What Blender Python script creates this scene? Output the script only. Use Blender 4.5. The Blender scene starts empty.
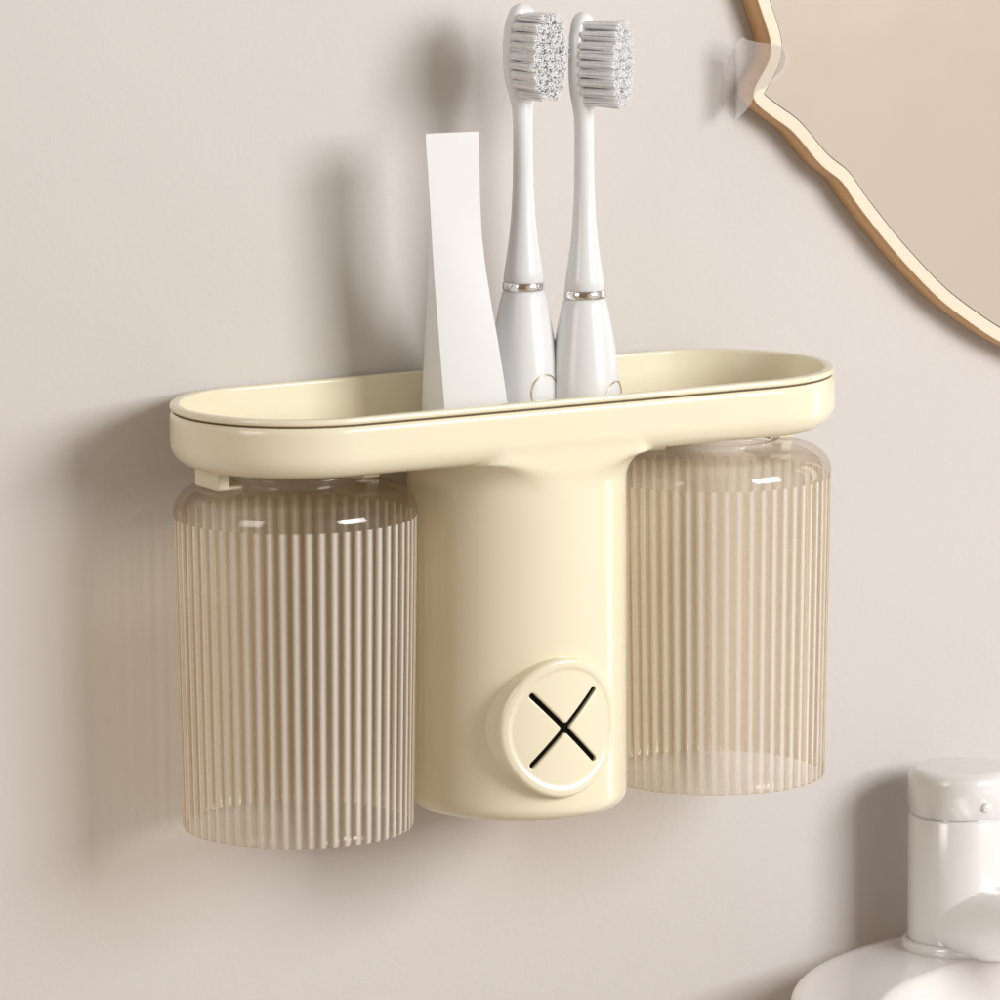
import bpy, bmesh, math, random
import numpy as np
from mathutils import Vector, Matrix

S = 0.01                      # everything below is measured in centimetres
sc = bpy.context.scene
col = sc.collection
R = math.radians

# ------------------------------------------------------------------ camera
F_PX, YAW, PITCH, ROLL = 6331.59, R(29.85), R(9.32), R(-0.26)
CAM = np.array([-107.33, -190.82, 31.44])
fw = np.array([math.sin(YAW) * math.cos(PITCH), math.cos(YAW) * math.cos(PITCH), -math.sin(PITCH)])
rt = np.array([math.cos(YAW), -math.sin(YAW), 0.0])
up = np.cross(rt, fw)
_c, _s = math.cos(ROLL), math.sin(ROLL)
rt, up = _c * rt + _s * up, -_s * rt + _c * up

def ray(px, py):
    return fw + rt * (px - 500) / F_PX + up * (500 - py) / F_PX

def on_y(px, py, y):          # point of the vertical plane y = const seen at a picture position
    d = ray(px, py)
    return CAM + d * ((y - CAM[1]) / d[1])

def on_z(px, py, z):
    d = ray(px, py)
    return CAM + d * ((z - CAM[2]) / d[2])

cd = bpy.data.cameras.new('camera')
cd.sensor_width = 36.0
cd.lens = F_PX / 1000 * 36.0
cd.clip_start, cd.clip_end = 0.05, 100.0
cam = bpy.data.objects.new('camera', cd)
col.objects.link(cam)
M = Matrix((rt, up, -fw)).transposed().to_4x4()
M.translation = Vector(CAM * S)
cam.matrix_world = M
sc.camera = cam

# ------------------------------------------------------------------ materials
def mat(name, color, rough=0.4, metal=0.0, coat=0.0, spec=0.5, bump=0.0, bscale=300, var=0.0, vscale=12.0, trans=0.0, ior=1.45,
        sss=0.0, rvar=0.0):
    m = bpy.data.materials.new(name)
    m.use_nodes = True
    nt = m.node_tree
    b = nt.nodes['Principled BSDF']
    b.inputs['Base Color'].default_value = (*color, 1)
    b.inputs['Roughness'].default_value = rough
    b.inputs['Metallic'].default_value = metal
    b.inputs['Coat Weight'].default_value = coat
    b.inputs['Coat Roughness'].default_value = 0.12
    b.inputs['Specular IOR Level'].default_value = spec
    b.inputs['Transmission Weight'].default_value = trans
    b.inputs['IOR'].default_value = ior
    if sss:
        b.inputs['Subsurface Weight'].default_value = sss
        b.inputs['Subsurface Radius'].default_value = (0.6, 0.4, 0.25)
        b.inputs['Subsurface Scale'].default_value = 0.004
    tc = nt.nodes.new('ShaderNodeTexCoord')
    if var:
        n = nt.nodes.new('ShaderNodeTexNoise')
        n.inputs['Scale'].default_value = vscale
        n.inputs['Detail'].default_value = 5
        nt.links.new(tc.outputs['Object'], n.inputs['Vector'])
        mx = nt.nodes.new('ShaderNodeMix'); mx.data_type = 'RGBA'
        mx.inputs[6].default_value = (*[c * (1 - var) for c in color], 1)
        mx.inputs[7].default_value = (*[min(1, c * (1 + var)) for c in color], 1)
        nt.links.new(n.outputs['Fac'], mx.inputs[0])
        nt.links.new(mx.outputs[2], b.inputs['Base Color'])
    if rvar:
        n = nt.nodes.new('ShaderNodeTexNoise')
        n.inputs['Scale'].default_value = 60
        n.inputs['Detail'].default_value = 6
        nt.links.new(tc.outputs['Object'], n.inputs['Vector'])
        mr = nt.nodes.new('ShaderNodeMapRange')
        mr.inputs['To Min'].default_value = rough - rvar
        mr.inputs['To Max'].default_value = rough + rvar
        nt.links.new(n.outputs['Fac'], mr.inputs['Value'])
        nt.links.new(mr.outputs['Result'], b.inputs['Roughness'])
    if bump:
        n = nt.nodes.new('ShaderNodeTexNoise')
        n.inputs['Scale'].default_value = bscale
        n.inputs['Detail'].default_value = 3
        nt.links.new(tc.outputs['Object'], n.inputs['Vector'])
        bp = nt.nodes.new('ShaderNodeBump')
        bp.inputs['Strength'].default_value = bump
        bp.inputs['Distance'].default_value = 0.0006
        nt.links.new(n.outputs['Fac'], bp.inputs['Height'])
        nt.links.new(bp.outputs['Normal'], b.inputs['Normal'])
    return m

MAT = {
    'wall': mat('painted_wall', (0.572, 0.543, 0.525), 0.75, bump=0.22, bscale=420, var=0.045, vscale=5, spec=0.25),
    'cream': mat('cream_plastic', (0.745, 0.70, 0.53), 0.19, coat=0.3, rvar=0.012),
    'dark': mat('dark_hollow', (0.006, 0.005, 0.004), 0.9, spec=0.05),
    'seam': mat('seam_shadow', (0.10, 0.07, 0.035), 0.8),
    'white': mat('white_plastic', (0.68, 0.695, 0.71), 0.25, coat=0.2, rvar=0.012),
    'tube': mat('white_tube', (0.69, 0.70, 0.715), 0.4, rvar=0.05),
    'bristle': mat('bristle_nylon', (0.88, 0.875, 0.87), 0.5, var=0.12, vscale=900),
    'chrome': mat('chrome', (0.85, 0.84, 0.83), 0.08, metal=1.0, rvar=0.02),
    'gold': mat('gold_line', (0.72, 0.60, 0.38), 0.25, metal=1.0, rvar=0.03),
    'frame_front': mat('frame_cream', (0.66, 0.60, 0.48), 0.45, var=0.04, vscale=30),
    'frame_side': mat('frame_gold', (0.60, 0.37, 0.18), 0.4, metal=0.3, rvar=0.06),
    'mirror': mat('mirror_glass', (0.93, 0.855, 0.775), 0.10, metal=1.0, rvar=0.02),
    'line': mat('dark_line', (0.06, 0.05, 0.045), 0.5),
    'faucet': mat('satin_white_faucet', (0.76, 0.755, 0.75), 0.17, metal=0.12, coat=0.25, rvar=0.03),
    'spout': mat('glossy_white_spout', (0.82, 0.82, 0.82), 0.17, coat=0.4, rvar=0.02),
    'ceramic': mat('white_ceramic', (0.76, 0.73, 0.72), 0.12, coat=0.5, rvar=0.02),
    'pad': mat('cream_pad', (0.70, 0.65, 0.56), 0.6),
}
# clear ribbed plastic of the cups
def cup_mat(name, rough, crest_light, edge=(0.80, 0.71, 0.585)):
    m = bpy.data.materials.new(name); m.use_nodes = True
    nt = m.node_tree; nt.nodes.remove(nt.nodes['Principled BSDF'])
    o = nt.nodes['Material Output']
    at = nt.nodes.new('ShaderNodeAttribute'); at.attribute_name = 'ridge'
    lw = nt.nodes.new('ShaderNodeLayerWeight'); lw.inputs['Blend'].default_value = 0.5
    # clear body colour: a little tan where the sheet is seen edge on
    cr = nt.nodes.new('ShaderNodeValToRGB')
    cr.color_ramp.elements[0].position = 0.3; cr.color_ramp.elements[0].color = (0.998, 0.99, 0.972, 1)
    cr.color_ramp.elements[1].position = 0.95; cr.color_ramp.elements[1].color = (*edge, 1)
    nt.links.new(lw.outputs['Facing'], cr.inputs[0])
    tr = nt.nodes.new('ShaderNodeBsdfTransparent'); nt.links.new(cr.outputs[0], tr.inputs['Color'])
    gl = nt.nodes.new('ShaderNodeBsdfGlossy'); gl.inputs['Roughness'].default_value = rough
    pw = nt.nodes.new('ShaderNodeMath'); pw.operation = 'POWER'; pw.inputs[1].default_value = 4.0
    nt.links.new(lw.outputs['Facing'], pw.inputs[0])
    fr = nt.nodes.new('ShaderNodeMapRange'); fr.inputs['To Min'].default_value = 0.045; fr.inputs['To Max'].default_value = 0.60
    nt.links.new(pw.outputs[0], fr.inputs['Value'])
    ms = nt.nodes.new('ShaderNodeMixShader')
    base = tr
    if crest_light:                                   # champagne glass tint, deepened to imitate the reeds' refraction between the stripes
        vt = nt.nodes.new('ShaderNodeMix'); vt.data_type = 'RGBA'; vt.blend_type = 'MULTIPLY'; vt.inputs[0].default_value = 1.0
        vt.inputs[7].default_value = (0.965, 0.925, 0.85, 1)
        nt.links.new(cr.outputs[0], vt.inputs[6]); nt.links.new(vt.outputs[2], tr.inputs['Color'])
    if crest_light:                                   # bright refracted stripes painted on the reed crests as pale colour
        mr_ = nt.nodes.new('ShaderNodeMapRange'); mr_.inputs['To Min'].default_value = 0.02; mr_.inputs['To Max'].default_value = crest_light
        nt.links.new(at.outputs['Fac'], mr_.inputs['Value'])
        d_ = nt.nodes.new('ShaderNodeBsdfDiffuse'); d_.inputs['Color'].default_value = (0.98, 0.96, 0.91, 1)
        t_ = nt.nodes.new('ShaderNodeBsdfTranslucent'); t_.inputs['Color'].default_value = (0.98, 0.95, 0.88, 1)
        x_ = nt.nodes.new('ShaderNodeMixShader'); x_.inputs[0].default_value = 0.45
        nt.links.new(d_.outputs[0], x_.inputs[1]); nt.links.new(t_.outputs[0], x_.inputs[2])
        base = nt.nodes.new('ShaderNodeMixShader')
        nt.links.new(mr_.outputs['Result'], base.inputs[0]); nt.links.new(tr.outputs[0], base.inputs[1]); nt.links.new(x_.outputs[0], base.inputs[2])
    nt.links.new(fr.outputs['Result'], ms.inputs[0]); nt.links.new(base.outputs[0], ms.inputs[1]); nt.links.new(gl.outputs[0], ms.inputs[2])
    nt.links.new(ms.outputs[0], o.inputs['Surface'])
    return m
MAT['glass'] = cup_mat('ribbed_glass', 0.10, 0.86)
MAT['glass_clear'] = cup_mat('clear_shoulder', 0.06, 0, (0.92, 0.87, 0.80))
# nylon filaments let some light through
def nylon():
    m = bpy.data.materials.new('bristle_nylon'); m.use_nodes = True
    nt = m.node_tree; nt.nodes.remove(nt.nodes['Principled BSDF']); o = nt.nodes['Material Output']
    d_ = nt.nodes.new('ShaderNodeBsdfDiffuse'); t_ = nt.nodes.new('ShaderNodeBsdfTranslucent'); x_ = nt.nodes.new('ShaderNodeMixShader')
    tc = nt.nodes.new('ShaderNodeTexCoord'); n_ = nt.nodes.new('ShaderNodeTexNoise'); n_.inputs['Scale'].default_value = 900
    r_ = nt.nodes.new('ShaderNodeValToRGB')
    r_.color_ramp.elements[0].position = 0.3; r_.color_ramp.elements[0].color = (0.90, 0.90, 0.90, 1)
    r_.color_ramp.elements[1].position = 0.6; r_.color_ramp.elements[1].color = (0.975, 0.985, 1.0, 1)
    nt.links.new(tc.outputs['Object'], n_.inputs['Vector']); nt.links.new(n_.outputs['Fac'], r_.inputs[0])
    nt.links.new(r_.outputs[0], d_.inputs['Color']); nt.links.new(r_.outputs[0], t_.inputs['Color'])
    x_.inputs[0].default_value = 0.5
    nt.links.new(d_.outputs[0], x_.inputs[1]); nt.links.new(t_.outputs[0], x_.inputs[2]); nt.links.new(x_.outputs[0], o.inputs['Surface'])
    return m
MAT['bristle'] = nylon()
# petal: invented stand-in for a retouching blur, cool white on one side, pinkish on the other
def smudge_mat():
    m = mat('smudge', (0.7, 0.68, 0.68), 0.6)
    nt = m.node_tree; b = nt.nodes['Principled BSDF']
    tc = nt.nodes.new('ShaderNodeTexCoord'); sp = nt.nodes.new('ShaderNodeSeparateXYZ')
    rp = nt.nodes.new('ShaderNodeValToRGB')
    rp.color_ramp.elements[0].color = (0.62, 0.60, 0.61, 1); rp.color_ramp.elements[0].position = 0.15
    rp.color_ramp.elements[1].color = (0.54, 0.485, 0.45, 1); rp.color_ramp.elements[1].position = 0.5
    nt.links.new(tc.outputs['Generated'], sp.inputs[0]); nt.links.new(sp.outputs['X'], rp.inputs[0])
    nt.links.new(rp.outputs['Color'], b.inputs['Base Color'])
    o = nt.nodes['Material Output']; t_ = nt.nodes.new('ShaderNodeBsdfTransparent'); x_ = nt.nodes.new('ShaderNodeMixShader'); x_.inputs[0].default_value = 0.32
    nt.links.new(t_.outputs[0], x_.inputs[1]); nt.links.new(b.outputs[0], x_.inputs[2]); nt.links.new(x_.outputs[0], o.inputs['Surface'])
    return m
MAT['smudge'] = smudge_mat()

# ------------------------------------------------------------------ helpers
def tag(o, label=None, cat=None, group=None, kind=None):
    if label: o['label'] = label
    if cat: o['category'] = cat
    if group: o['group'] = group
    if kind: o['kind'] = kind
    return o

ORG = {}
def thing(name, label, cat, base, group=None):
    o = bpy.data.objects.new(name, None)
    o.empty_display_size = 0.02
    col.objects.link(o)
    o.location = Vector(base) * S
    ORG[o.name] = np.array(base, float)
    return tag(o, label, cat, group)

def mesh(name, verts, faces, m, parent=None, smooth=True, mats=None, fmat=None, sharp=None):
    v = np.asarray(verts, float)
    base = np.zeros(3)
    if parent is not None: base = ORG[parent.name]
    me = bpy.data.meshes.new(name)
    me.from_pydata(((v - base) * S).tolist(), [], [list(map(int, f)) for f in faces])
    bm = bmesh.new(); bm.from_mesh(me)
    bmesh.ops.recalc_face_normals(bm, faces=bm.faces)
    bm.to_mesh(me); bm.free()
    for mm in ([m] if mats is None else mats): me.materials.append(mm)
    if fmat is not None:
        for p, k in zip(me.polygons, fmat): p.material_index = k
    me.polygons.foreach_set('use_smooth', [smooth] * len(me.polygons))
    if sharp is not None: me.set_sharp_from_angle(angle=R(sharp))
    me.update()
    o = bpy.data.objects.new(name, me)
    col.objects.link(o)
    if parent is not None:
        o.parent = parent
        ORG[o.name] = base if parent.type == 'EMPTY' else base
    else:
        ORG[o.name] = base
    return o

def lathe(prof, n=96, axis_o=(0, 0, 0), e1=(1, 0, 0), e2=(0, 1, 0), ea=(0, 0, 1), rfun=None, close=False):
    """prof: list of (radius, height). Returns verts, faces."""
    o, e1, e2, ea = map(lambda a: np.array(a, float), (axis_o, e1, e2, ea))
    V, Fc = [], []
    for (r, h) in prof:
        for k in range(n):
            t = 2 * math.pi * k / n
            rr = r if rfun is None else rfun(r, h, t)
            V.append(o + e1 * rr * math.cos(t) + e2 * rr * math.sin(t) + ea * h)
    m = len(prof)
    for i in range(m if close else m - 1):
        a, b = i * n, ((i + 1) % m) * n
        for k in range(n):
            k2 = (k + 1) % n
            Fc.append((a + k, a + k2, b + k2, b + k))
    return V, Fc

def arc(cx, cy, r, a0, a1, n):
    return [(cx + r * math.cos(R(a0 + (a1 - a0) * i / n)), cy + r * math.sin(R(a0 + (a1 - a0) * i / n))) for i in range(n + 1)]

def surface_nets(fn, lo, hi, h):
    lo = np.array(lo, float); hi = np.array(hi, float)
    n = np.ceil((hi - lo) / h).astype(int) + 1
    ax = [lo[i] + h * np.arange(n[i]) for i in range(3)]
    X, Y, Z = np.meshgrid(*ax, indexing='ij')
    D = fn(X, Y, Z)
    ins = D < 0
    cnt = np.zeros(tuple(n - 1), int)
    P = np.zeros(tuple(n - 1) + (3,)); W = np.zeros(tuple(n - 1))
    offs = [(i, j, k) for i in (0, 1) for j in (0, 1) for k in (0, 1)]
    sl = lambda o: tuple(slice(o[i], n[i] - 1 + o[i]) for i in range(3))
    for o in offs: cnt += ins[sl(o)]
    act = (cnt > 0) & (cnt < 8)
    idx = np.argwhere(act)
    acc = np.zeros((len(idx), 3)); w = np.zeros(len(idx))
    for a in offs:
        for axis in range(3):
            if a[axis] == 1: continue
            b = list(a); b[axis] = 1
            da = D[tuple((idx + a).T)]; db = D[tuple((idx + b).T)]
            c = (da < 0) != (db < 0)
            t = np.where(c, da / np.where(c, da - db, 1), 0)
            p = np.array(a)[None, :].astype(float).repeat(len(idx), 0); p[:, axis] += t
            acc[c] += p[c]; w[c] += 1
    V = lo + h * (idx + acc / np.maximum(w, 1)[:, None])
    for _ in range(3):         # pull the points on to the exact surface
        e = 1e-3
        f0 = fn(*V.T)
        G = np.stack([(fn(*(V + e * np.eye(3)[i]).T) - fn(*(V - e * np.eye(3)[i]).T)) / (2 * e) for i in range(3)], -1)
        st = -f0[:, None] * G / np.maximum((G ** 2).sum(1), 0.2)[:, None]
        ln = np.linalg.norm(st, axis=1, keepdims=True)
        V = V + st * np.minimum(1, 0.4 * h / np.maximum(ln, 1e-9))
    num = -np.ones(tuple(n - 1), int); num[act] = np.arange(len(idx))
    F = []
    for axis in range(3):
        u, v = [(1, 2), (2, 0), (0, 1)][axis]
        s0 = [slice(None)] * 3; s1 = [slice(None)] * 3
        s0[axis] = slice(0, n[axis] - 1); s1[axis] = slice(1, n[axis])
        cr = ins[tuple(s0)] != ins[tuple(s1)]
        flip = ins[tuple(s0)]
        q = np.argwhere(cr)
        q = q[(q[:, u] > 0) & (q[:, v] > 0) & (q[:, u] < n[u] - 1) & (q[:, v] < n[v] - 1)]
        fl = flip[tuple(q.T)]
        def at(du, dv):
            r = q.copy(); r[:, u] += du; r[:, v] += dv
            return num[tuple(r.T)]
        quad = np.stack([at(-1, -1), at(0, -1), at(0, 0), at(-1, 0)], -1)
        quad[~fl] = quad[~fl][:, ::-1]
        F.append(quad)
    return V, np.concatenate(F)

def smax(a, b, k):
    h = np.maximum(k - np.abs(a - b), 0) / k
    return np.maximum(a, b) + h * h * k * 0.25
def smin(a, b, k): return -smax(-a, -b, k)

# ------------------------------------------------------------------ the wall
WALL_Y = 0.12
v = [(-90, WALL_Y, -70), (110, WALL_Y, -70), (110, WALL_Y, 90), (-90, WALL_Y, 90)]
w = mesh('wall', v, [(0, 1, 2, 3)], MAT['wall'], smooth=False)
tag(w, 'smooth matte beige grey painted bathroom wall behind everything', 'wall', kind='structure')

# ------------------------------------------------------------------ toothbrush holder
TL, TD = 25.0, 8.78           # tray length, depth
HC, RC = TL / 2 - TD / 2, TD / 2
TZ = -1.86                    # underside of the tray
PR, PY, PZ = 3.76, -4.95, -14.35   # pillar radius, axis, bottom
holder = thing('toothbrush_holder', 'cream plastic wall toothbrush holder with oval tray and round middle pillar', 'toothbrush holder', (0, -4, PZ))

def stad2(X, Y, inset=0.0):
    dx = np.maximum(np.abs(X) - HC, 0)
    return np.sqrt(dx * dx + (Y + RC) ** 2) - (RC - inset)

def body_sdf(X, Y, Z):
    d2 = stad2(X, Y)
    rr = 0.78
    q1, q2 = d2 + rr, (TZ - Z) + rr
    tray = np.sqrt(np.maximum(q1, 0) ** 2 + np.maximum(q2, 0) ** 2) + np.minimum(np.maximum(q1, q2), 0) - rr
    fr = 1.15                                           # flare under the tray
    t = np.clip(Z - (TZ - fr), 0, fr * 0.985)
    flare = fr - np.sqrt(fr * fr - t * t)
    rad = np.sqrt(X * X + (Y - PY) ** 2) - PR
    pd = rad - flare
    rb = 0.5
    q1, q2 = pd + rb, (PZ - Z) + rb
    pil = np.sqrt(np.maximum(q1, 0) ** 2 + np.maximum(q2, 0) ** 2) + np.minimum(np.maximum(q1, q2), 0) - rb
    pil = smax(pil, d2 + 0.05 - 0.3 * np.maximum(TZ - 0.7 - Z, 0), 0.25)
    pil = np.maximum(pil, Z - (TZ + 0.6))
    d = smin(tray, pil, 0.13)
    d = smax(d, Z + 0.05, 0.22)
    q1, q2 = stad2(X, Y, 0.30) + 0.45, -(Z + 1.62) + 0.45
    cav = np.sqrt(np.maximum(q1, 0) ** 2 + np.maximum(q2, 0) ** 2) + np.minimum(np.maximum(q1, q2), 0) - 0.45
    return np.maximum(d, -cav)
V, Fq = surface_nets(body_sdf, (-12.8, -9.2, -14.7), (12.8, 0.3, 0.2), 0.11)
body = mesh('body', V, Fq, MAT['cream'], holder, sharp=50)

# liner: the raised lip and inside of the tray, one profile swept round the oval
def stadium_sweep(prof, n=48):
    """prof: (inset, z) points; returns verts, faces of the swept strip"""
    P = []
    for i in range(n + 1):
        a = -math.pi / 2 + math.pi * i / n
        P.append((HC, -RC, math.cos(a), math.sin(a)))
    for i in range(n + 1):
        a = math.pi / 2 + math.pi * i / n
        P.append((-HC, -RC, math.cos(a), math.sin(a)))
    V, Fc = [], []
    N = len(P)
    for (ins, z) in prof:
        for (cx, cy, c, s) in P:
            V.append((cx + (RC - ins) * c, cy + (RC - ins) * s, z))
    for i in range(len(prof) - 1):
        for k in range(N):
            k2 = (k + 1) % N
            Fc.append((i * N + k, i * N + k2, (i + 1) * N + k2, (i + 1) * N + k))
    return V, Fc, N
prof = [(0.24, -0.30), (0.12, -0.03), (0.05, 0.0), (0.012, 0.022), (0.0, 0.05), (0.0, 0.10)]
prof += [(0.10 - 0.10 * math.cos(R(a)), 0.11 + 0.10 * math.sin(R(a))) for a in range(15, 91, 15)]
prof += [(0.26 + 0.10 * math.sin(R(a)), 0.11 + 0.10 * math.cos(R(a))) for a in range(0, 91, 15)]
prof += [(0.37, -1.15), (0.39, -1.27), (0.45, -1.39), (0.54, -1.48), (0.66, -1.53), (0.8, -1.545), (RC - 0.02, -1.55)]
V, Fc, N = stadium_sweep(prof)
b0 = (len(prof) - 1) * N
lin = mesh('tray_liner', V, Fc + [tuple(range(b0, b0 + N))], MAT['cream'], holder, sharp=60)
tag(lin, 'cream inner tray with a thin raised lip')
# dark joint between lip and body
V, Fc, N = stadium_sweep([(0.09, -0.12), (0.09, 0.06)])
mesh('joint_gap', V, Fc, MAT['seam'], holder)

# round cover with an X cut
DC = on_y(566.5, 728.5, -9.02)
DR, DPX = 2.41, DC[0]
def disc_sdf(X, Y, Z):
    rr = 0.15
    Y = Y - 0.105 * (X - DPX) ** 2                      # the soft cover bends with the pillar
    rad = np.sqrt(((X - DPX) * DR / 2.30) ** 2 + (Z - DC[2]) ** 2)
    q1, q2 = rad - DR + rr, (-9.02 - Y) + rr
    d = np.sqrt(np.maximum(q1, 0) ** 2 + np.maximum(q2, 0) ** 2) + np.minimum(np.maximum(q1, q2), 0) - rr
    d = np.maximum(d, Y + 7.9)
    rec = smax(rad - 2.06, Y + 8.96, 0.12)              # shallow sunk face
    d = smax(d, -rec, 0.10)
    u = (X - DPX + Z - DC[2]) / math.sqrt(2); v = (X - DPX - (Z - DC[2])) / math.sqrt(2)
    hw, hl = 0.098, 1.70
    s1 = np.sqrt(np.maximum(np.abs(u) - hl, 0) ** 2 + v ** 2) - hw
    s2 = np.sqrt(np.maximum(np.abs(v) - hl, 0) ** 2 + u ** 2) - hw
    sl = smin(s1, s2, 0.12)
    sl = np.maximum(sl, Y + 8.45)
    return smax(d, -sl, 0.05)
V, Fq = surface_nets(disc_sdf, (DPX - 2.6, -9.2, DC[2] - 2.6), (DPX + 2.6, -7.4, DC[2] + 2.6), 0.045)
cover = mesh('round_cover', V, Fq, MAT['cream'], holder, sharp=60)
tag(cover, 'round cream cover with a black X shaped slit')
for sgn in (1, -1):             # black strip standing in for the shade inside each slit, bent like the cover
    V, Fc, L_, ns = [], [], 1.86, 16
    c = np.array([DPX, 0, DC[2]]); e = np.array([1, 0, sgn]) / math.sqrt(2); nrm = np.array([1, 0, -sgn]) / math.sqrt(2)
    base_y = -8.80 if sgn > 0 else -8.806
    for k in range(ns + 1):
        for b, dy in ((-1, 0), (1, 0), (1, 0.03), (-1, 0.03)):
            p_ = c + e * L_ * (2 * k / ns - 1) + nrm * 0.15 * b
            p_[1] = base_y + dy + 0.105 * (p_[0] - DPX) ** 2
            V.append(p_)
    for k in range(ns):
        for q in range(4):
            Fc.append((4 * k + q, 4 * k + (q + 1) % 4, 4 * k + 4 + (q + 1) % 4, 4 * k + 4 + q))
    Fc += [(0, 1, 2, 3), (4 * ns, 4 * ns + 1, 4 * ns + 2, 4 * ns + 3)]
    mesh('slit', V, Fc, MAT['dark'], cover, smooth=False)

# L shaped clips under the tray that carry the cups
JX, JY, JR, JRB = 8.31, -4.37, 4.12, 3.93
def box(x0, x1, y0, y1, z0, z1):
    V = [(x, y, z) for z in (z0, z1) for x, y in ((x0, y0), (x1, y0), (x1, y1), (x0, y1))]
    return V, [(0, 1, 2, 3), (4, 5, 6, 7), (0, 1, 5, 4), (1, 2, 6, 5), (2, 3, 7, 6), (3, 0, 4, 7)]
def bevel(o, wd, seg=3):
    md = o.modifiers.new('soft_edges', 'BEVEL'); md.width = wd * S; md.segments = seg; md.limit_method = 'ANGLE'
    return o
for jx in (-JX, JX):
    for s in (-1, 1):
        x0, x1 = jx + s * 3.10, jx + s * 2.62
        xf = jx + s * 2.14
        pr = [(x0, -1.80), (x0, -2.58), (xf, -2.58), (xf, -2.42), (x1, -2.42), (x1, -1.80)]
        V = [(x, y, z) for y in (-4.7, -3.0) for x, z in pr]
        n = len(pr)
        Fc = [tuple(range(n)), tuple(range(n, 2 * n))] + [(i, (i + 1) % n, n + (i + 1) % n, n + i) for i in range(n)]
        bevel(mesh('cup_clip', V, Fc, MAT['cream'], holder, smooth=False), 0.06)

# ------------------------------------------------------------------ ribbed cups
ZG, ZB = -3.60, -14.35
NR = 58
view_az = lambda x, y: math.atan2(CAM[1] - y, CAM[0] - x)
TV = view_az(-JX, JY)
def make_cup():
    base = (-JX, JY, ZB)
    t = thing('ribbed_cup', '', 'cup', base, 'ribbed clear cups hanging under the tray')
    n = NR * 12
    prof = []                                   # (r, z, rib amount) outside from rim up, then inside down
    out = [(JRB - 0.13, ZB + 0.02, .6), (JRB - 0.03, ZB, .9), (JRB, ZB + 0.05, 1.0)]
    for k in range(1, 9):
        f = k / 9
        out.append((JRB + (JR - JRB) * f, ZB + (ZG - ZB) * f, 1.0))
    out += [(JR - 0.01, ZG - 0.14, 1.0), (JR - 0.01, ZG - 0.05, 0.75), (JR - 0.02, ZG, 0.15), (JR, ZG + 0.05, 0.0)]
    out += [(JR - 1.0 + 1.0 * math.cos(R(a)), ZG + 0.1 + 0.88 * math.sin(R(a)), 0) for a in range(0, 82, 9)]
    out += [(2.75, ZG + 1.00, 0), (2.25, ZG + 1.02, 0), (2.1, ZG + 1.05, 0), (2.05, ZG + 1.10, 0), (2.05, -2.42, 0), (2.10, -2.36, 0), (2.33, -2.34, 0),
            (2.38, -2.28, 0), (2.38, -2.12, 0), (2.33, -2.06, 0), (0.02, -2.05, 0)]
    inn = [(0.02, ZG + 0.76, 0), (2.6, ZG + 0.75, 0)]
    inn += [(JR - 1.0 + 0.70 * math.cos(R(a)), ZG + 0.1 + 0.64 * math.sin(R(a)), 0) for a in range(80, -1, -10)]
    inn += [(JR - 0.30, ZG - 0.2, 0), (JRB - 0.26, ZB + 0.3, 0), (JRB - 0.18, ZB + 0.06, 0.3)]
    prof = out + inn
    V, Fc = [], []
    th = 2 * math.pi * np.arange(n) / n
    rib = np.sqrt(np.maximum(0.0, np.abs(np.sin((th - TV) * NR / 2 + math.pi / 2))) ) - 1.0   # round convex reeds, narrow valleys
    for r, z, k in prof:
        rr = r + 0.095 * k * rib
        V.append(np.stack([-JX + rr * np.cos(th), JY + rr * np.sin(th), np.full(n, z)], -1))
    m = len(prof); V = np.concatenate(V)
    for i in range(m):
        if i == len(out) - 1: continue              # the two skins close on the axis
        a, b = i * n, ((i + 1) % m) * n
        for k in range(n):
            k2 = (k + 1) % n
            Fc.append((a + k, a + k2, b + k2, b + k))
    zf = [prof[i][1] for i in range(m) if i != len(out) - 1 for k in range(n)]
    zi = [i for i in range(m) if i != len(out) - 1 for k in range(n)]
    fm = [1 if (f_z > ZG - 0.06 or q >= len(out)) else 0 for f_z, q in zip(zf, zi)]
    cw = mesh('cup_wall', V, Fc, None, t, sharp=70, mats=[MAT['glass'], MAT['glass_clear']], fmat=fm)
    crest = np.abs(np.sin((th - TV) * NR / 2 + math.pi / 2)) ** 4
    at = cw.data.attributes.new('ridge', 'FLOAT', 'POINT')
    at.data.foreach_set('value', np.concatenate([crest * (1.0 if i < len(out) else 0.0) for i in range(m)]).astype(np.float32))
    return t

def copy_tree(o, parent=None):
    c = o.copy(); col.objects.link(c)
    if parent is not None: c.parent = parent
    for ch in list(o.children): copy_tree(ch, c)
    return c
cup = make_cup()
cup['label'] = 'clear ribbed cup hanging under the left end of the tray'
cup2 = copy_tree(cup)
cup2.location.x += 2 * JX * S
for ch in cup2.children:            # the second cup is turned a little: rotate its copy about its own axis
    ch.rotation_euler.z = view_az(JX, JY) - TV
cup2['label'] = 'clear ribbed cup hanging under the right end, partly behind the pillar'

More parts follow.
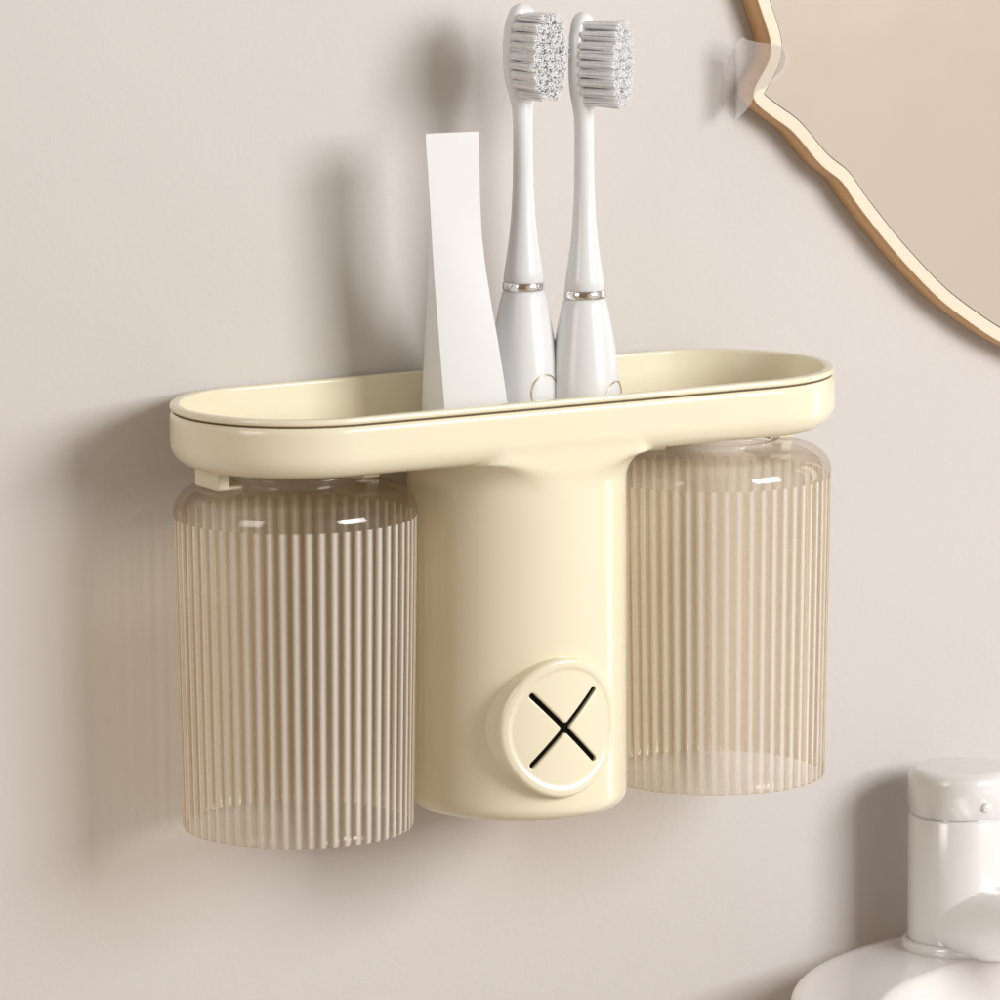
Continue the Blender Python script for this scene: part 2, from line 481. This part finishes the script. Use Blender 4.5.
# ------------------------------------------------------------------ electric toothbrushes
CMP = 0.0347
def facing(phi):
    to_cam = -np.array([fw[0], fw[1], 0]); to_cam /= np.linalg.norm(to_cam)
    r2 = np.array([rt[0], rt[1], 0]); r2 /= np.linalg.norm(r2)
    f = math.cos(R(phi)) * to_cam + math.sin(R(phi)) * r2
    side = np.array([f[1], -f[0], 0])
    return f, side
FLOOR = -1.54
def make_brush(px, ring_py, y, phi, label, seed):
    rng = random.Random(seed)
    p = on_y(px, ring_py, y)
    ax = np.array([p[0], p[1], 0.0])
    zr = p[2]
    t = thing('electric_toothbrush', label, 'toothbrush', (p[0], p[1], FLOOR), 'white electric toothbrushes standing in the tray')
    f, sd = facing(phi)
    up_ = np.array([0, 0, 1.0])
    # handle
    hp = [(0.66, -0.14), (0.70, -0.17), (0.74, -0.24)]
    for d, r in ((0.6, 0.83), (1.2, 0.95), (1.9, 1.07), (2.6, 1.17), (3.4, 1.25), (4.2, 1.30), (5.0, 1.31)):
        if zr - d > FLOOR + 0.35: hp.append((r, -d))
    zb_ = FLOOR - zr
    hp += [(1.31, zb_ + 0.25), (1.24, zb_ + 0.08), (1.12, zb_), (0.01, zb_)]
    V, Fc = lathe(hp, 64, (p[0], p[1], zr), f, sd, up_)
    handle = mesh('handle', V, Fc, MAT['white'], t)
    def radius(h):
        for (r1, h1), (r2, h2) in zip(hp, hp[1:]):
            if h2 <= h <= h1: return r1 + (r2 - r1) * (h - h1) / (h2 - h1 - 1e-9)
        return 1.2
    # thin gold ring round the button
    V, Fc, n, k_ = [], [], 64, 8
    hb = -3.62
    for i in range(n):
        a = 2 * math.pi * i / n
        u, vv = 0.58 * math.cos(a), 0.62 * math.sin(a)
        rr = radius(hb + vv)
        ang = u / rr
        nrm = f * math.cos(ang) + sd * math.sin(ang)
        c = np.array([p[0], p[1], zr + hb + vv]) + nrm * (rr + 0.01)
        rad = (np.cross(up_, nrm)) * math.cos(a) * -1 + up_ * math.sin(a)
        rad /= np.linalg.norm(rad)
        for j in range(k_):
            b = 2 * math.pi * j / k_
            V.append(c + 0.024 * (rad * math.cos(b) + nrm * math.sin(b)))
    for i in range(n):
        for j in range(k_):
            Fc.append((i * k_ + j, ((i + 1) % n) * k_ + j, ((i + 1) % n) * k_ + (j + 1) % k_, i * k_ + (j + 1) % k_))
    bring = mesh('button_ring', V, Fc, MAT['gold'], handle)
    # chrome collar
    V, Fc = lathe([(0.60, -0.16), (0.715, -0.15), (0.735, -0.12), (0.73, 0.10), (0.70, 0.13), (0.6, 0.13)], 64, (p[0], p[1], zr), f, sd, up_)
    mesh('collar', V, Fc, MAT['chrome'], t, sharp=50)
    # neck and head in one piece: sections along z, half sizes (side, front, back, shift along facing)
    top = 9.72
    secs = [(0.10, .66, .66, 0), (0.16, .695, .695, 0), (0.5, .66, .66, 0), (1.0, .585, .585, 0), (1.6, .50, .50, 0), (2.4, .42, .42, 0), (3.4, .365, .365, 0),
            (4.6, .345, .345, 0), (5.6, .345, .34, 0), (6.1, .37, .33, -.01), (6.5, .46, .32, -.03), (6.9, .58, .31, -.05), (7.3, .69, .31, -.05),
            (7.8, .72, .31, -.05), (8.4, .72, .31, -.05), (8.9, .67, .30, -.05), (9.25, .55, .29, -.05), (9.5, .42, .26, -.05), (9.64, .27, .2, -.05), (9.71, .12, .1, -.05), (9.72, .01, .01, -.05)]
    n = 48
    V, Fc = [], []
    for z, a, b, sh in secs:
        e = 2.0 if z < 6 else 2.0 + min(1, (z - 6) / 0.9) * 1.2     # boxier towards the head
        for k in range(n):
            tt = 2 * math.pi * k / n
            ct, st = math.cos(tt), math.sin(tt)
            cc = math.copysign(abs(ct) ** (2 / e), ct); ss = math.copysign(abs(st) ** (2 / e), st)
            V.append(np.array([p[0], p[1], zr + z]) + f * (b * cc + sh) + sd * a * ss)
    for i in range(len(secs) - 1):
        for k in range(n):
            k2 = (k + 1) % n
            Fc.append((i * n + k, i * n + k2, (i + 1) * n + k2, (i + 1) * n + k))
    head = mesh('brush_head', V, Fc, MAT['white'], t)
    # bristles: tufts of fine filaments
    V, Fc = [], []
    hc = np.array([p[0], p[1], zr + 7.98])
    tufts = []
    ha, hb_ = 0.65, 1.45
    rows = 9
    for i in range(rows):
        zz = -hb_ * 0.9 + 1.8 * hb_ * i / (rows - 1)
        wmax = ha * math.sqrt(max(0, 1 - (abs(zz) / hb_) ** 2.6))
        m = max(2, int(round(2 * wmax / 0.27)) + 1)
        for j in range(m):
            uu = -wmax + 2 * wmax * j / (m - 1) if m > 1 else 0
            tufts.append((uu * 0.94, zz))
    for (uu, zz) in tufts:
        L0 = 1.30 + 0.03 * math.sin(uu * 9 + zz * 5)
        for q in range(34):
            a = rng.uniform(0, 2 * math.pi); rr = 0.125 * math.sqrt(rng.random())
            du, dz = rr * math.cos(a), rr * math.sin(a)
            sp = 1.25 + rng.uniform(-.25, .25)
            b0_ = hc + f * 0.2 + sd * (uu + du) + up_ * (zz + dz)
            Lq = L0 + rng.uniform(-0.02, 0.02)
            b1_ = hc + f * (0.24 + Lq) + sd * (uu + du * sp + rng.uniform(-.02, .02)) + up_ * (zz + dz * sp * 1.05 + rng.uniform(-.02, .02))
            w_ = 0.027
            i0 = len(V)
            for bb, ww in ((b0_, w_), (b1_ - f * 0.03, w_), (b1_, w_ * 0.95)):
                for c2, s2 in ((1, 0), (0, 1), (-1, 0), (0, -1)):
                    V.append(bb + sd * ww * c2 + up_ * ww * s2)
            for lv in (0, 4):
                for k in range(4):
                    Fc.append((i0 + lv + k, i0 + lv + (k + 1) % 4, i0 + lv + 4 + (k + 1) % 4, i0 + lv + 4 + k))
            Fc.append((i0 + 8, i0 + 9, i0 + 10, i0 + 11))
    mesh('bristles', V, Fc, MAT['bristle'], head, smooth=False)
    return t
make_brush(523.5, 285, -3.2, 38, 'white electric toothbrush beside the tube, its bristle tips turned towards us', 3)
make_brush(584.5, 293, -4.2, 61, 'white electric toothbrush right of the other, seen nearly side on with long bristle sides', 8)

# ------------------------------------------------------------------ toothpaste tube
TY = -4.3
f, sd = facing(22)
img_r = -sd if np.dot(-sd, rt) > np.dot(sd, rt) else sd
tb = on_y(476, 405, TY)
tube = thing('toothpaste_tube', 'plain white toothpaste tube standing crimped end up left of the toothbrushes', 'toothpaste tube', (tb[0], tb[1], FLOOR))
kx = CMP / float(np.dot(img_r, rt))
secs = []   # py, left px, right px of the front panel, depth (cm), crispness
rows = [(131.5, 428.5, 480.0, 0.14), (141, 428.6, 480.2, 0.15), (146, 429.0, 480.3, 0.16), (170, 430.4, 480.6, 0.22), (200, 432.0, 481.2, 0.36), (235, 433.7, 482.8, 0.66),
        (265, 435.3, 486.0, 1.05), (300, 437.6, 491.0, 1.60), (340, 440.4, 497.6, 2.30), (380, 443.2, 503.6, 2.95), (405, 445, 507, 3.30), (450, 447, 511, 3.60)]
n = 56
V, Fc = [], []
for py, l, r_, dp in rows:
    z = on_y(476, py, TY)[2]
    if z < FLOOR + 0.1: z = FLOOR + 0.1
    c = tb * 1.0; c[2] = z
    cu = ((l + r_) / 2 - 476) * kx
    hw = (r_ - l) / 2 * kx
    for k in range(n):
        # section: flat front panel with crisp corners, rounded back
        if k < 16:
            uu = -1 + 2 * k / 15; vv = 0.05 * (1 - uu * uu) * min(1, dp) - 0.035 * math.exp(-((py - 215 - 40 * uu) / 60) ** 2) * (0.6 + 0.4 * uu)
        else:
            tt = math.pi * (k - 15) / (n - 15)
            uu = math.copysign(abs(math.cos(tt)) ** 0.62, math.cos(tt)); vv = -dp * math.sin(tt) ** 0.62
        V.append(c + img_r * (cu + hw * uu) + f * vv)
m = len(rows)
for i in range(m - 1):
    for k in range(n):
        k2 = (k + 1) % n
        Fc.append((i * n + k, i * n + k2, (i + 1) * n + k2, (i + 1) * n + k))
Fc.append(tuple(range(n))); Fc.append(tuple(range((m - 1) * n, m * n)))
tbm = mesh('tube_body', V, Fc, MAT['tube'], tube, sharp=55)
# pressed line of the crimp and the cap the tube stands on
V, Fc = lathe([(0.9, FLOOR + 0.12), (1.0, FLOOR + 0.1), (1.02, FLOOR), (0.01, FLOOR)], 48, (tb[0] - f[0] * 1.1, tb[1] - f[1] * 1.1, 0), (1, 0, 0), (0, 1, 0), (0, 0, 1))
mesh('tube_cap', V, Fc, MAT['tube'], tube)

# ------------------------------------------------------------------ mirror
MY = -1.06
outer = [(757, 0), (764, 21), (770.5, 42), (770, 56), (765, 68), (758, 80), (753, 91), (754, 102), (765, 112), (778, 121.5), (789, 129), (799, 139.5), (809, 152), (820, 165), (831, 174),
         (841, 181.5), (848, 192), (856, 204), (873, 226), (890, 247.5), (910, 270), (929, 290), (943, 303), (957, 314), (978, 329), (1000, 343), (1040, 362), (1090, 392), (1140, 400),
         (1200, 388), (1250, 392), (1310, 350), (1350, 290), (1410, 240), (1420, 160), (1450, 80), (1420, 0), (1425, -90), (1370, -160), (1340, -230), (1250, -270), (1180, -320),
         (1080, -310), (990, -330), (920, -290), (840, -270), (800, -210), (750, -170), (748, -100), (738, -50), (748, -24)]
P = np.array([on_y(x, y, MY) for x, y in outer])[:, [0, 2]]
# smooth closed curve through the points
def catmull(P, k=6):
    out = []
    N = len(P)
    for i in range(N):
        p0, p1, p2, p3 = P[i - 1], P[i], P[(i + 1) % N], P[(i + 2) % N]
        for j in range(k):
            t = j / k
            out.append(0.5 * ((2 * p1) + (-p0 + p2) * t + (2 * p0 - 5 * p1 + 4 * p2 - p3) * t * t + (-p0 + 3 * p1 - 3 * p2 + p3) * t ** 3))
    return np.array(out)
C = catmull(P, 5)
for _ in range(4): C = 0.25 * np.roll(C, 1, 0) + 0.5 * C + 0.25 * np.roll(C, -1, 0)
def offset(C, d):
    T = np.roll(C, -2, 0) - np.roll(C, 2, 0)
    T /= np.linalg.norm(T, axis=1, keepdims=True)
    Nn = np.stack([-T[:, 1], T[:, 0]], -1)
    cen = C.mean(0)
    if (Nn * (cen - C)).sum() < 0: Nn = -Nn
    O = C + Nn * d
    for _ in range(2): O = 0.25 * np.roll(O, 1, 0) + 0.5 * O + 0.25 * np.roll(O, -1, 0)
    return O
mb = on_y(1100, 60, MY)
mirror = thing('wall_mirror', 'wavy edged wall mirror with a cream front and gold sided frame', 'mirror', (mb[0], 0, P[:, 1].min()))
I1, I2 = offset(C, 0.47), offset(C, 0.51)
N = len(C)
def ringmesh(loops):
    V, Fc = [], []
    for L_, y in loops:
        V += [(x, y, z) for x, z in L_]
    for i in range(len(loops) - 1):
        for k in range(N):
            k2 = (k + 1) % N
            Fc.append((i * N + k, i * N + k2, (i + 1) * N + k2, (i + 1) * N + k))
    return V, Fc
V, Fc = ringmesh([(offset(C, 0.035), MY), (I1, MY), (I1, MY + 0.12)])
mesh('frame', V, Fc, MAT['frame_front'], mirror, sharp=40)
V, Fc = ringmesh([(offset(C, 0.035), MY + 0.002), (offset(C, 0.01), MY + 0.02), (offset(C, 0.0), MY + 0.06), (offset(C, 0.04), MY + 0.12), (offset(C, -0.02), MY + 0.3), (offset(C, -0.03), MY + 0.7), (offset(C, 0.05), WALL_Y - 0.01)])
mesh('frame_side', V, Fc, MAT['frame_side'], mirror)
V, Fc = ringmesh([(offset(C, 0.46), MY + 0.05), (offset(C, 0.52), MY + 0.05)])
mesh('glass_edge', V, Fc, MAT['line'], mirror)
V = [(x, MY + 0.07, z) for x, z in offset(C, 0.42)]
mesh('mirror_glass', V, [tuple(range(N))], MAT['mirror'], mirror, smooth=False)

# ------------------------------------------------------------------ pale petal as an invented thin sheet over the notch of the frame, pad on the wall
out = [(741, 38), (748, 40), (762, 43), (778, 45), (788, 52), (787, 68), (776, 80), (764, 88), (757, 92), (748, 108), (735, 119), (728, 108), (724, 88), (725, 68), (732, 52)]
ring = catmull(np.array(out, float), 6)
cc = ring.mean(0)
V, Fc = [], []
steps = 10
for s_ in range(steps + 1):
    fct = 1 - s_ / steps * 0.999
    for q in ring:
        px_, py_ = cc + (q - cc) * fct
        k_ = min(1, max(0, (px_ - 725) / 11)); k_ = k_ * k_ * (3 - 2 * k_)
        V.append(on_y(px_, py_, (WALL_Y - 0.04) * (1 - k_) + (MY - 0.05) * k_))
n = len(ring)
for i in range(steps):
    for k in range(n):
        k2 = (k + 1) % n
        Fc.append((i * n + k, i * n + k2, (i + 1) * n + k2, (i + 1) * n + k))
pt = mesh('smudge', V, Fc, MAT['smudge'])
tag(pt, 'invented small pale white petal shape lying over the notch in the mirror frame', 'smudge')

# ------------------------------------------------------------------ basin and faucet
BR = 13.9
BYC = WALL_Y - BR - 0.25
bc = on_y(1185, 1000, BYC)
BZ = bc[2]
prof = [(0.02, -5.5), (6.5, -5.4), (9.5, -4.2), (BR - 1.4, -2.2), (BR - 0.25, -0.75), (BR - 0.03, -0.3), (BR, -0.14), (BR - 0.05, -0.05), (BR - 0.16, 0.0), (BR - 0.5, 0.0)]
# the basin: round plate rim, bowl sunk eccentrically so that the faucet has a ledge at the back
fb = on_z(961, 946, BZ)
basin = thing('wash_basin', 'round white glossy wash basin below the faucet at the lower right', 'wash basin', (bc[0], bc[1], BZ - 5.5))
n = 160
V, Fc = [], []
A_, B_, C_ = [on_z(x, y, BZ)[:2] for x, y in ((866, 1003), (930, 972), (1000, 953))]   # three points of the inner rim
_m = np.array([B_ - A_, C_ - A_]); bow = np.linalg.solve(_m, [((B_ ** 2).sum() - (A_ ** 2).sum()) / 2, ((C_ ** 2).sum() - (A_ ** 2).sum()) / 2])
_d = (bow - B_) / np.linalg.norm(bow - B_)
for BWR in np.arange(12.5, 6, -0.25):          # largest bowl through the middle point that stays inside the rim
    bow = B_ + _d * BWR
    if np.linalg.norm(bow - np.array(bc[:2])) + BWR < BR - 0.8: break
loops = [((bc[0], bc[1]), r, z) for r, z in prof]
loops += [((bow[0], bow[1]), r, z) for r, z in ((BWR + 0.15, 0.0), (BWR, -0.03), (BWR - 0.15, -0.14), (BWR - 0.35, -0.4), (BWR - 1.0, -1.6), (BWR * 0.72, -3.2), (BWR * 0.5, -4.4), (BWR * 0.2, -4.9), (0.02, -5.0))]
for (cx, cy), r, z in loops:
    for k in range(n):
        t_ = 2 * math.pi * k / n
        V.append((cx + r * math.cos(t_), cy + r * math.sin(t_), BZ + z))
for i in range(len(loops) - 1):
    for k in range(n):
        k2 = (k + 1) % n
        Fc.append((i * n + k, i * n + k2, (i + 1) * n + k2, (i + 1) * n + k))
mesh('bowl', V, Fc, MAT['ceramic'], basin, sharp=60)

FR = 1.98
faucet = thing('faucet', 'white single lever faucet standing on the back ledge of the basin', 'faucet', (fb[0], fb[1], BZ))
zt = lambda py: on_y(961, py, fb[1])[2]
z_seam, z_top = zt(811), zt(766)
fo = (fb[0], fb[1], 0)
V, Fc = lathe([(FR + 0.16, BZ - 0.02), (FR + 0.19, BZ + 0.06), (FR + 0.19, BZ + 0.30), (FR + 0.15, BZ + 0.36), (FR, BZ + 0.38)], 96, fo)
mesh('base_ring', V, Fc, MAT['faucet'], faucet, sharp=50)
V, Fc = lathe([(FR - 0.02, BZ + 0.3), (FR - 0.02, z_seam - 0.12), (FR - 0.04, z_seam - 0.07), (FR - 0.12, z_seam - 0.04), (FR - 0.14, z_seam + 0.05)], 96, fo)
mesh('faucet_body', V, Fc, MAT['faucet'], faucet, sharp=50)
cr = 0.42
cp = [(FR - 0.14, z_seam), (FR - 0.05, z_seam + 0.02), (FR, z_seam + 0.06), (FR + 0.0, z_top - cr)]
cp += [(FR - cr + cr * math.cos(R(a)), z_top - cr + cr * math.sin(R(a))) for a in range(10, 91, 10)] + [(0.8, z_top + 0.05), (0.01, z_top + 0.07)]
V, Fc = lathe(cp, 96, fo)
cap = mesh('faucet_handle', V, Fc, MAT['faucet'], faucet, sharp=60)
f_, s_ = facing(22)
bp_ = np.array([fb[0], fb[1], zt(797)]) + f_ * (FR - 0.05)
V, Fc = lathe([(0.19, 0.0), (0.19, 0.12), (0.17, 0.16), (0.1, 0.19), (0.01, 0.2)], 32, bp_, s_, (0, 0, 1), f_)
mesh('index_button', V, Fc, MAT['faucet'], cap)
# spouts: lever spout above and low rounded spout below, both towards the front right
def sweep_tube(path, secs, n=40):
    V, Fc = [], []
    for i, (p_, (a, b)) in enumerate(zip(path, secs)):
        t_ = np.array(path[min(i + 1, len(path) - 1)]) - np.array(path[max(i - 1, 0)])
        t_ /= np.linalg.norm(t_)
        sx = np.cross(t_, (0, 0, 1)); sx /= np.linalg.norm(sx)
        uz = np.cross(sx, t_)
        for k in range(n):
            q = 2 * math.pi * k / n
            V.append(np.array(p_) + sx * a * math.cos(q) + uz * b * math.sin(q))
    for i in range(len(path) - 1):
        for k in range(n):
            k2 = (k + 1) % n
            Fc.append((i * n + k, i * n + k2, (i + 1) * n + k2, (i + 1) * n + k))
    Fc.append(tuple(range(n))); Fc.append(tuple(range((len(path) - 1) * n, len(path) * n)))
    return V, Fc
sp_dir, _ = facing(38)
zs = zt(921)
path, secs = [], []
for d, dz, a, b in ((0.3, 0.05, 1.88, 1.38), (1.2, 0.12, 1.88, 1.40), (2.2, 0.30, 1.82, 1.36), (3.4, 0.60, 1.70, 1.22), (4.8, 0.9, 1.55, 0.95), (6.4, 1.15, 1.42, 0.8), (8.0, 1.2, 1.3, 0.66), (9.0, 1.1, 1.15, 0.5), (9.4, 1.0, 0.9, 0.3)):
    path.append(np.array([fb[0], fb[1], zs + dz]) + sp_dir * d); secs.append((a, b))
def smooth(L_, k=6):
    L_ = np.array([np.ravel(q) for q in L_]); out = []
    for i in range(len(L_) - 1):
        p0, p1, p2, p3 = L_[max(i - 1, 0)], L_[i], L_[i + 1], L_[min(i + 2, len(L_) - 1)]
        for j in range(k):
            t = j / k
            out.append(0.5 * ((2 * p1) + (-p0 + p2) * t + (2 * p0 - 5 * p1 + 4 * p2 - p3) * t * t + (-p0 + 3 * p1 - 3 * p2 + p3) * t ** 3))
    return out + [L_[-1]]
path, secs = smooth(path), smooth(secs)
V, Fc = sweep_tube(path, secs)
mesh('spout', V, Fc, MAT['spout'], faucet, sharp=60)

# ------------------------------------------------------------------ light
def area(name, az, el, dist, sx, sy, power, color, target=(0, -4, -3)):
    d = np.array([math.sin(R(az)) * math.cos(R(el)), -math.cos(R(az)) * math.cos(R(el)), math.sin(R(el))])
    l = bpy.data.lights.new(name, 'AREA')
    l.shape = 'RECTANGLE'; l.size, l.size_y = sx * S, sy * S
    l.energy = power; l.color = color
    o = bpy.data.objects.new(name, l); col.objects.link(o)
    pos = np.array(target, float) + d * dist
    o.location = Vector(pos * S)
    o.rotation_euler = Vector(-d).to_track_quat('-Z', 'Y').to_euler()
    return o
area('key_softbox', 27, 17, 150, 68, 56, 22.0, (1.0, 0.99, 0.985))
area('fill_softbox', -72, 16, 170, 60, 90, 7.0, (1.0, 0.97, 0.94))

area('side_strip', 84, 4, 140, 22, 150, 3.2, (1.0, 0.97, 0.93))

wd = bpy.data.worlds.new('World'); sc.world = wd
wd.use_nodes = True
nt = wd.node_tree
bg = nt.nodes['Background']
tc = nt.nodes.new('ShaderNodeTexCoord')
sp = nt.nodes.new('ShaderNodeSeparateXYZ')
nt.links.new(tc.outputs['Generated'], sp.inputs[0])
rp = nt.nodes.new('ShaderNodeValToRGB')          # dim warm room below, paler above
el = rp.color_ramp.elements
el[0].position = 0.0; el[0].color = (0.50, 0.38, 0.275, 1)      # pale counter and floor below
el[1].position = 1.0; el[1].color = (0.25, 0.195, 0.15, 1)
e_ = el.new(0.40); e_.color = (0.21, 0.14, 0.08, 1)
e_ = el.new(0.22); e_.color = (0.38, 0.285, 0.205, 1)
mr = nt.nodes.new('ShaderNodeMapRange')
mr.inputs['From Min'].default_value = -1.0; mr.inputs['From Max'].default_value = 1.0
nt.links.new(sp.outputs['Z'], mr.inputs['Value'])
nt.links.new(mr.outputs['Result'], rp.inputs[0])
nt.links.new(rp.outputs['Color'], bg.inputs['Color'])
dt = nt.nodes.new('ShaderNodeVectorMath'); dt.operation = 'DOT_PRODUCT'   # soft bright lobe added front right, to lighten the mirror and widen the key
dv = Vector((0.5, -0.85, -0.02)).normalized(); dt.inputs[1].default_value = dv
nt.links.new(tc.outputs['Generated'], dt.inputs[0])
m2 = nt.nodes.new('ShaderNodeMapRange'); m2.interpolation_type = 'SMOOTHSTEP'
m2.inputs['From Min'].default_value = 0.55; m2.inputs['From Max'].default_value = 0.97
nt.links.new(dt.outputs['Value'], m2.inputs['Value'])
mx = nt.nodes.new('ShaderNodeMix'); mx.data_type = 'RGBA'
nt.links.new(m2.outputs['Result'], mx.inputs[0]); nt.links.new(rp.outputs['Color'], mx.inputs[6])
mx.inputs[7].default_value = (0.74, 0.665, 0.59, 1)
nt.links.new(mx.outputs[2], bg.inputs['Color'])
bg.inputs['Strength'].default_value = 1.0

# ------------------------------------------------------------------ render settings
sc.view_settings.view_transform = 'Standard'
sc.view_settings.look = 'None'
sc.view_settings.exposure = 0
sc.render.engine = 'CYCLES'
cy = sc.cycles
cy.use_denoising = True
cy.max_bounces = 24
cy.transmission_bounces = 20
cy.glossy_bounces = 8
cy.diffuse_bounces = 8
cy.transparent_max_bounces = 40
cy.caustics_refractive = True
cy.caustics_reflective = False
cy.sample_clamp_indirect = 0.0
cy.blur_glossy = 0.3
